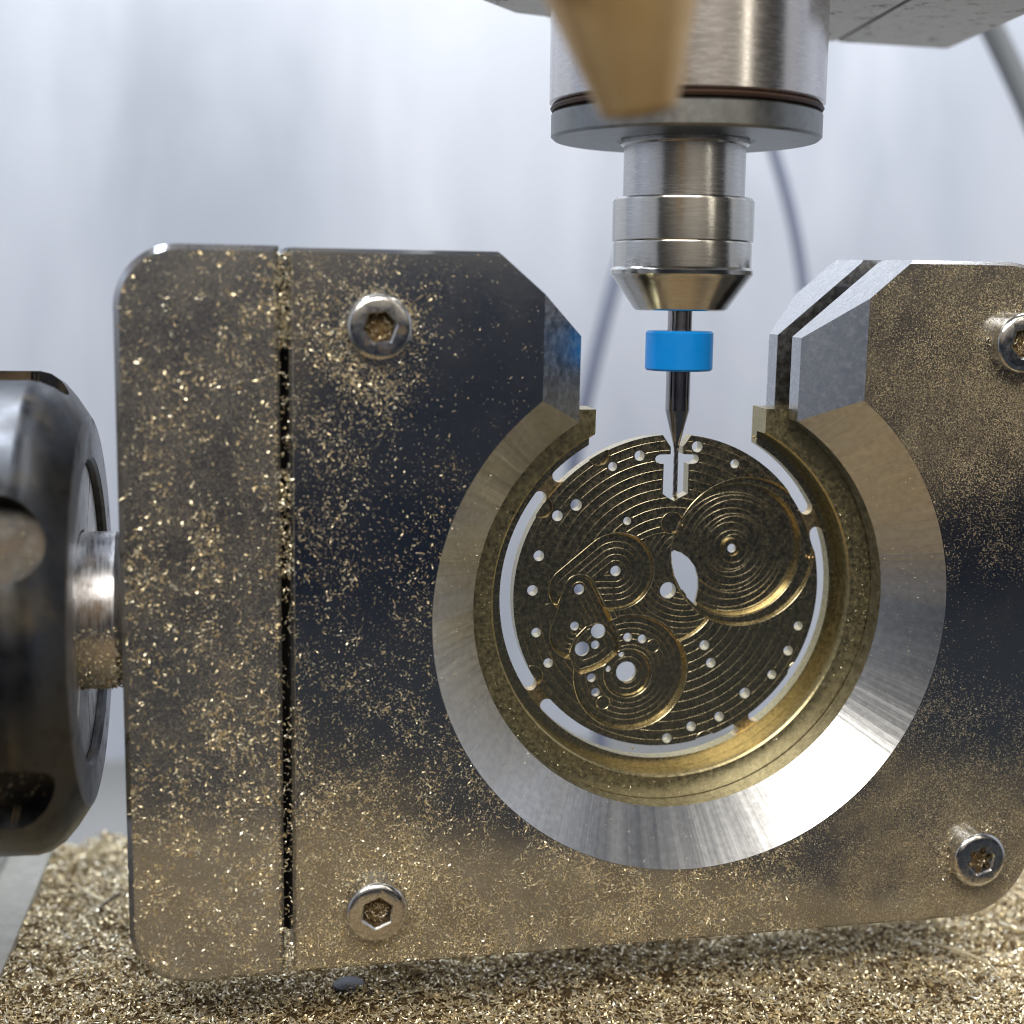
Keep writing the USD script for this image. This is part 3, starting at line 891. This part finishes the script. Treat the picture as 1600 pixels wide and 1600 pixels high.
# ------------------------------------------------------------------ small things round about
bedg = thing("bed_rail", "light grey machined rail beside the swarf, under the chuck", "rail")
rail = m3.Manifold.hull_points(np.array([(x, y, z) for (x, y) in ((-66.3, 53), (-69.4, 8), (-120, 8), (-120, 53)) for z in (-40.9, -60)] + []))
obj("top_face", rail, "bed_grey", bedg)
obj("edge_strip", m3.Manifold.cube([26, 62, 3]).rotate([0, 0, -4]).translate([-101.5, -3, -40.85]), "steel_edge", bedg)
stud = thing("black_screw", "small black screw head poking out of the swarf below the left of the fixture", "screw")
sx, sy, sz_ = px(545, 1540, z=-41.2)
obj("head", lathe([(1.7, -1.5), (1.75, -.1), (1.55, .15), (.8, .3), (0, .32)], 40, "z", (sx, sy, sz_ + .12)), "chuck_black", stud)

hose = curve([px(1500, -60, y=110), px(1548, 40, y=110), px(1600, 150, y=108), px(1665, 330, y=104), px(1700, 520, y=100)])
tag(obj("coolant_hose", tube(hose, 2.1), "hose_grey", smooth=60), "thick dark grey hose at the top right behind the machine head", "hose")
w1 = curve([px(1150, 60, y=165), px(1212, 245, y=165), px(1240, 350, y=165), px(1256, 450, y=165), px(1262, 560, y=165), px(1258, 700, y=165)])
tag(obj("cable", tube(w1, 1.25), "hose_pale", smooth=60), "thin blurred cable right of the drill, in front of the pale sheet", "cable")
w2 = curve([px(1010, 250, y=165), px(972, 400, y=165), px(945, 500, y=165), px(914, 630, y=165), px(890, 800, y=165), px(915, 1000, y=160), px(940, 1170, y=155)])
tag(obj("cable", tube(w2, 1.5), "hose_pale", smooth=60), "thin blurred cable left of the drill, in front of the pale sheet", "cable")


# ------------------------------------------------------------------ shavings stuck to the fixture
def blob(x, z, cx, cz, sx, sz, a):
    return a * np.exp(-((x - cx) / sx) ** 2 - ((z - cz) / sz) ** 2)


def amount(x, z):
    """How thickly the shavings lie on the fixture's front, 0 to 1."""
    d = np.where(x < -40, .46 + .36 * np.clip((8 - z) / 40, 0, 1), .20 + .42 * np.clip((2 - z) / 36, 0, 1))
    d = d + blob(x, z, -31.4, 26.5, 5, 5.5, .55) + blob(x, z, -31.6, -27.5, 6, 6, .4) + blob(x, z, 31.3, -26, 7, 6, .35) + blob(x, z, 31, 25, 7, 9, .5)
    d = d - blob(x, z, -20.5, 22, 7.5, 11, .55) - blob(x, z, -29, 12, 5, 6, .10) - blob(x, z, -31, -3, 6, 8, .10)
    d = d + blob(x, z, -24.5, 14.5, 3.2, 6, .25)
    d = np.where(x > 12, d + .30 * np.clip((z + 2) / 8, 0, 1) - blob(x, z, 33, -2, 7, 11, .34), d)
    d = d - blob(x, z, -19, -24, 4, 6, .32) - blob(x, z, 8, -33, 5, 4, .1)
    return np.clip(d, .02, 1)


def on_plate(n, lo, hi, power=1.0, y=0.0, region=None):
    x, z = rng.uniform(XL + .4, XR, n * 24), rng.uniform(BOT, TOP, n * 24)
    cl = 2.6 * meshkit.fbm(np.c_[x / 2.6 + 50, z / 2.6 + 50, x * 0], 4, 4) ** 1.6 + .12 + .5 * (meshkit.fbm(np.c_[x / 9 + 50, z / 9 + 50, x * 0], 2, 14) - .5)
    keep = rng.uniform(0, 1, n * 24) < (amount(x, z) * np.clip(cl, 0, 3)) ** power
    out = shapely.contains_xy(FACE, x, z)
    p = np.c_[x, z][keep & out][:n]
    return p


fp = sg.Polygon(rounded(XP + .3, BOT + .3, XR - .3, TOP - .3, 8.0, (0, 1, 1, 0))).difference(circ(0, 0, RF + .1, 96)).difference(mouth(4.9))
fb = sg.Polygon(rounded(XL + .5, BOT + .4, XG - .3, TOP - .4, 5.2, (1, 0, 0, 1)))
FACE = fp.union(fb)
for x, z, *_ in SCREWS:
    FACE = FACE.difference(circ(x, z, 3.0))
shapely.prepare(FACE)
big, small, dust = on_plate(9000, 0, 0, 1.5), on_plate(36000, 0, 0, 1.25), on_plate(80000, 0, 0, 1.0)
wt = np.where(big[:, 0] > 12, .36, 1.0) * np.where(big[:, 0] < -40, 1.3, .9)
scl = np.concatenate([rng.uniform(.26, .68, len(big)) * wt, rng.uniform(.13, .30, len(small)) * np.where(small[:, 0] > 12, .6, 1.0), rng.uniform(.06, .14, len(dust))])
P2 = np.vstack([big, small, dust])
# stray chips on the countersink and on the brass rim
na = 420
sa, sr = rng.uniform(-215, 35, na) * math.pi / 180, rng.uniform(RB + .1, RF - .1, na)
cone_p = np.c_[sr * np.cos(sa), RF - sr - .04, sr * np.sin(sa)]
ra, rr_ = rng.uniform(-215, 35, na) * math.pi / 180, rng.uniform(RG + .3, RB - .1, na)
rim_p = np.c_[rr_ * np.cos(ra), np.full(na, RIMF - .04), rr_ * np.sin(ra)]
stray = np.vstack([cone_p[np.hypot(cone_p[:, 0], cone_p[:, 2]) > 0], rim_p])
stray = stray[~((np.abs(stray[:, 0]) < 16.5) & (stray[:, 2] > 5))]
scatter("stray_dust", "few tiny brass specks clinging to the countersink and the brass rim", stray, qmul(np.repeat(qaxis([1, 0, 0], np.array([math.pi / 2])), len(stray), 0), lying(len(stray), .5)), rng.uniform(.07, .24, len(stray)) * np.where(rng.uniform(size=len(stray)) < .05, 1.8, 1), kinds(len(stray)))
pos = np.c_[P2[:, 0], -.03 - .05 * scl * rng.uniform(0, 2, len(P2)), P2[:, 1]]
q = qmul(np.repeat(qaxis([1, 0, 0], np.array([math.pi / 2])), len(P2), 0), lying(len(P2), .35))
scatter("brass_dust", "fine brass shavings stuck all over the dusty front of the steel fixture", pos, q, scl, kinds(len(P2), (.22, .34, .08, .36)))

# shavings caught in the gap between end block and clamp plate, round the screws and on the shaft
gp, gs = [], []
for z0, z1, n in ((25.5, 34, 260), (4.5, 14.5, 260), (14, 25, 50), (-34, -31, 90), (-31, 4, 120), (-24, -14, 60)):
    for _ in range(n):
        gp.append((XG + rng.uniform(-.1, 1.1), rng.uniform(-.15, 1.6), rng.uniform(z0, z1))); gs.append(rng.uniform(.3, .65))
for x, z, pr, *_ in SCREWS:
    for _ in range(150):
        a = rng.uniform(0, 2 * math.pi); rr = 2.95 + abs(rng.normal(.15, .5))
        gp.append((x + rr * math.cos(a), -rng.uniform(.0, .6) * math.exp(-(rr - 2.95)), z + rr * math.sin(a))); gs.append(rng.uniform(.15, .45))
    for _ in range(90):
        a, rr = rng.uniform(0, 2 * math.pi), 1.15 * math.sqrt(rng.uniform())
        gp.append((x + rr * math.cos(a), -(pr - .95) + rng.uniform(-.25, .3), z + rr * math.sin(a))); gs.append(rng.uniform(.15, .38))
for _ in range(700):
    a = rng.uniform(-200, -20) * math.pi / 180
    gp.append((rng.uniform(-60, -54.6), 9 + 7.45 * math.sin(a) * 1.0 if False else 9 - 7.45 * abs(math.cos(a)), .2 - 7.45 * abs(math.sin(a)) + (2.5 if rng.uniform() < .0 else 0))); gs.append(rng.uniform(.2, .5))
for _ in range(900):
    a = math.radians(rng.choice([28, -32, 88, -92]) + rng.normal(0, 6)); xx = rng.uniform(-80, -60.8)
    gp.append((xx, cy - 19.75 * math.cos(a), cz + 19.75 * math.sin(a))); gs.append(rng.uniform(.15, .4))
gp = np.array(gp)
h = rng.normal(0, 1, (len(gp), 4))
scatter("caught_shavings", "brass shavings caught in the gap, screw heads, shaft and chuck recesses", gp, h, np.array(gs), kinds(len(gp)))

# a few long curly strands lying on the swarf
for n, (pts, lab) in enumerate([
        ([(118, 1380), (135, 1396), (158, 1404), (174, 1408)], "long pale swarf strand lying left of the fixture"),
        ([(156, 1420), (178, 1404), (198, 1386)], "dark curved swarf strand running under the fixture's left corner"),
        ([(1430, 1468), (1480, 1484), (1540, 1502), (1560, 1520)], "long thin swarf strand lying at the lower right"),
        ([(1565, 1444), (1586, 1454), (1604, 1444)], "thick twisted swarf strand at the right edge"),
        ([(1482, 1520), (1500, 1522), (1512, 1526)], "short swarf strand lying below the star-socket screw")]):
    cpts = curve([px(u, v, z=GZ + .9) for u, v in pts], 26)
    cpts[:, 2] += .25 * np.sin(np.linspace(0, 5, 26))
    tag(obj("swarf_strand", tube(cpts, .16 if n != 3 else .3, 7), "shaving_brass_0" if n != 1 else "seal_brown", smooth=60), lab, "swarf strand")
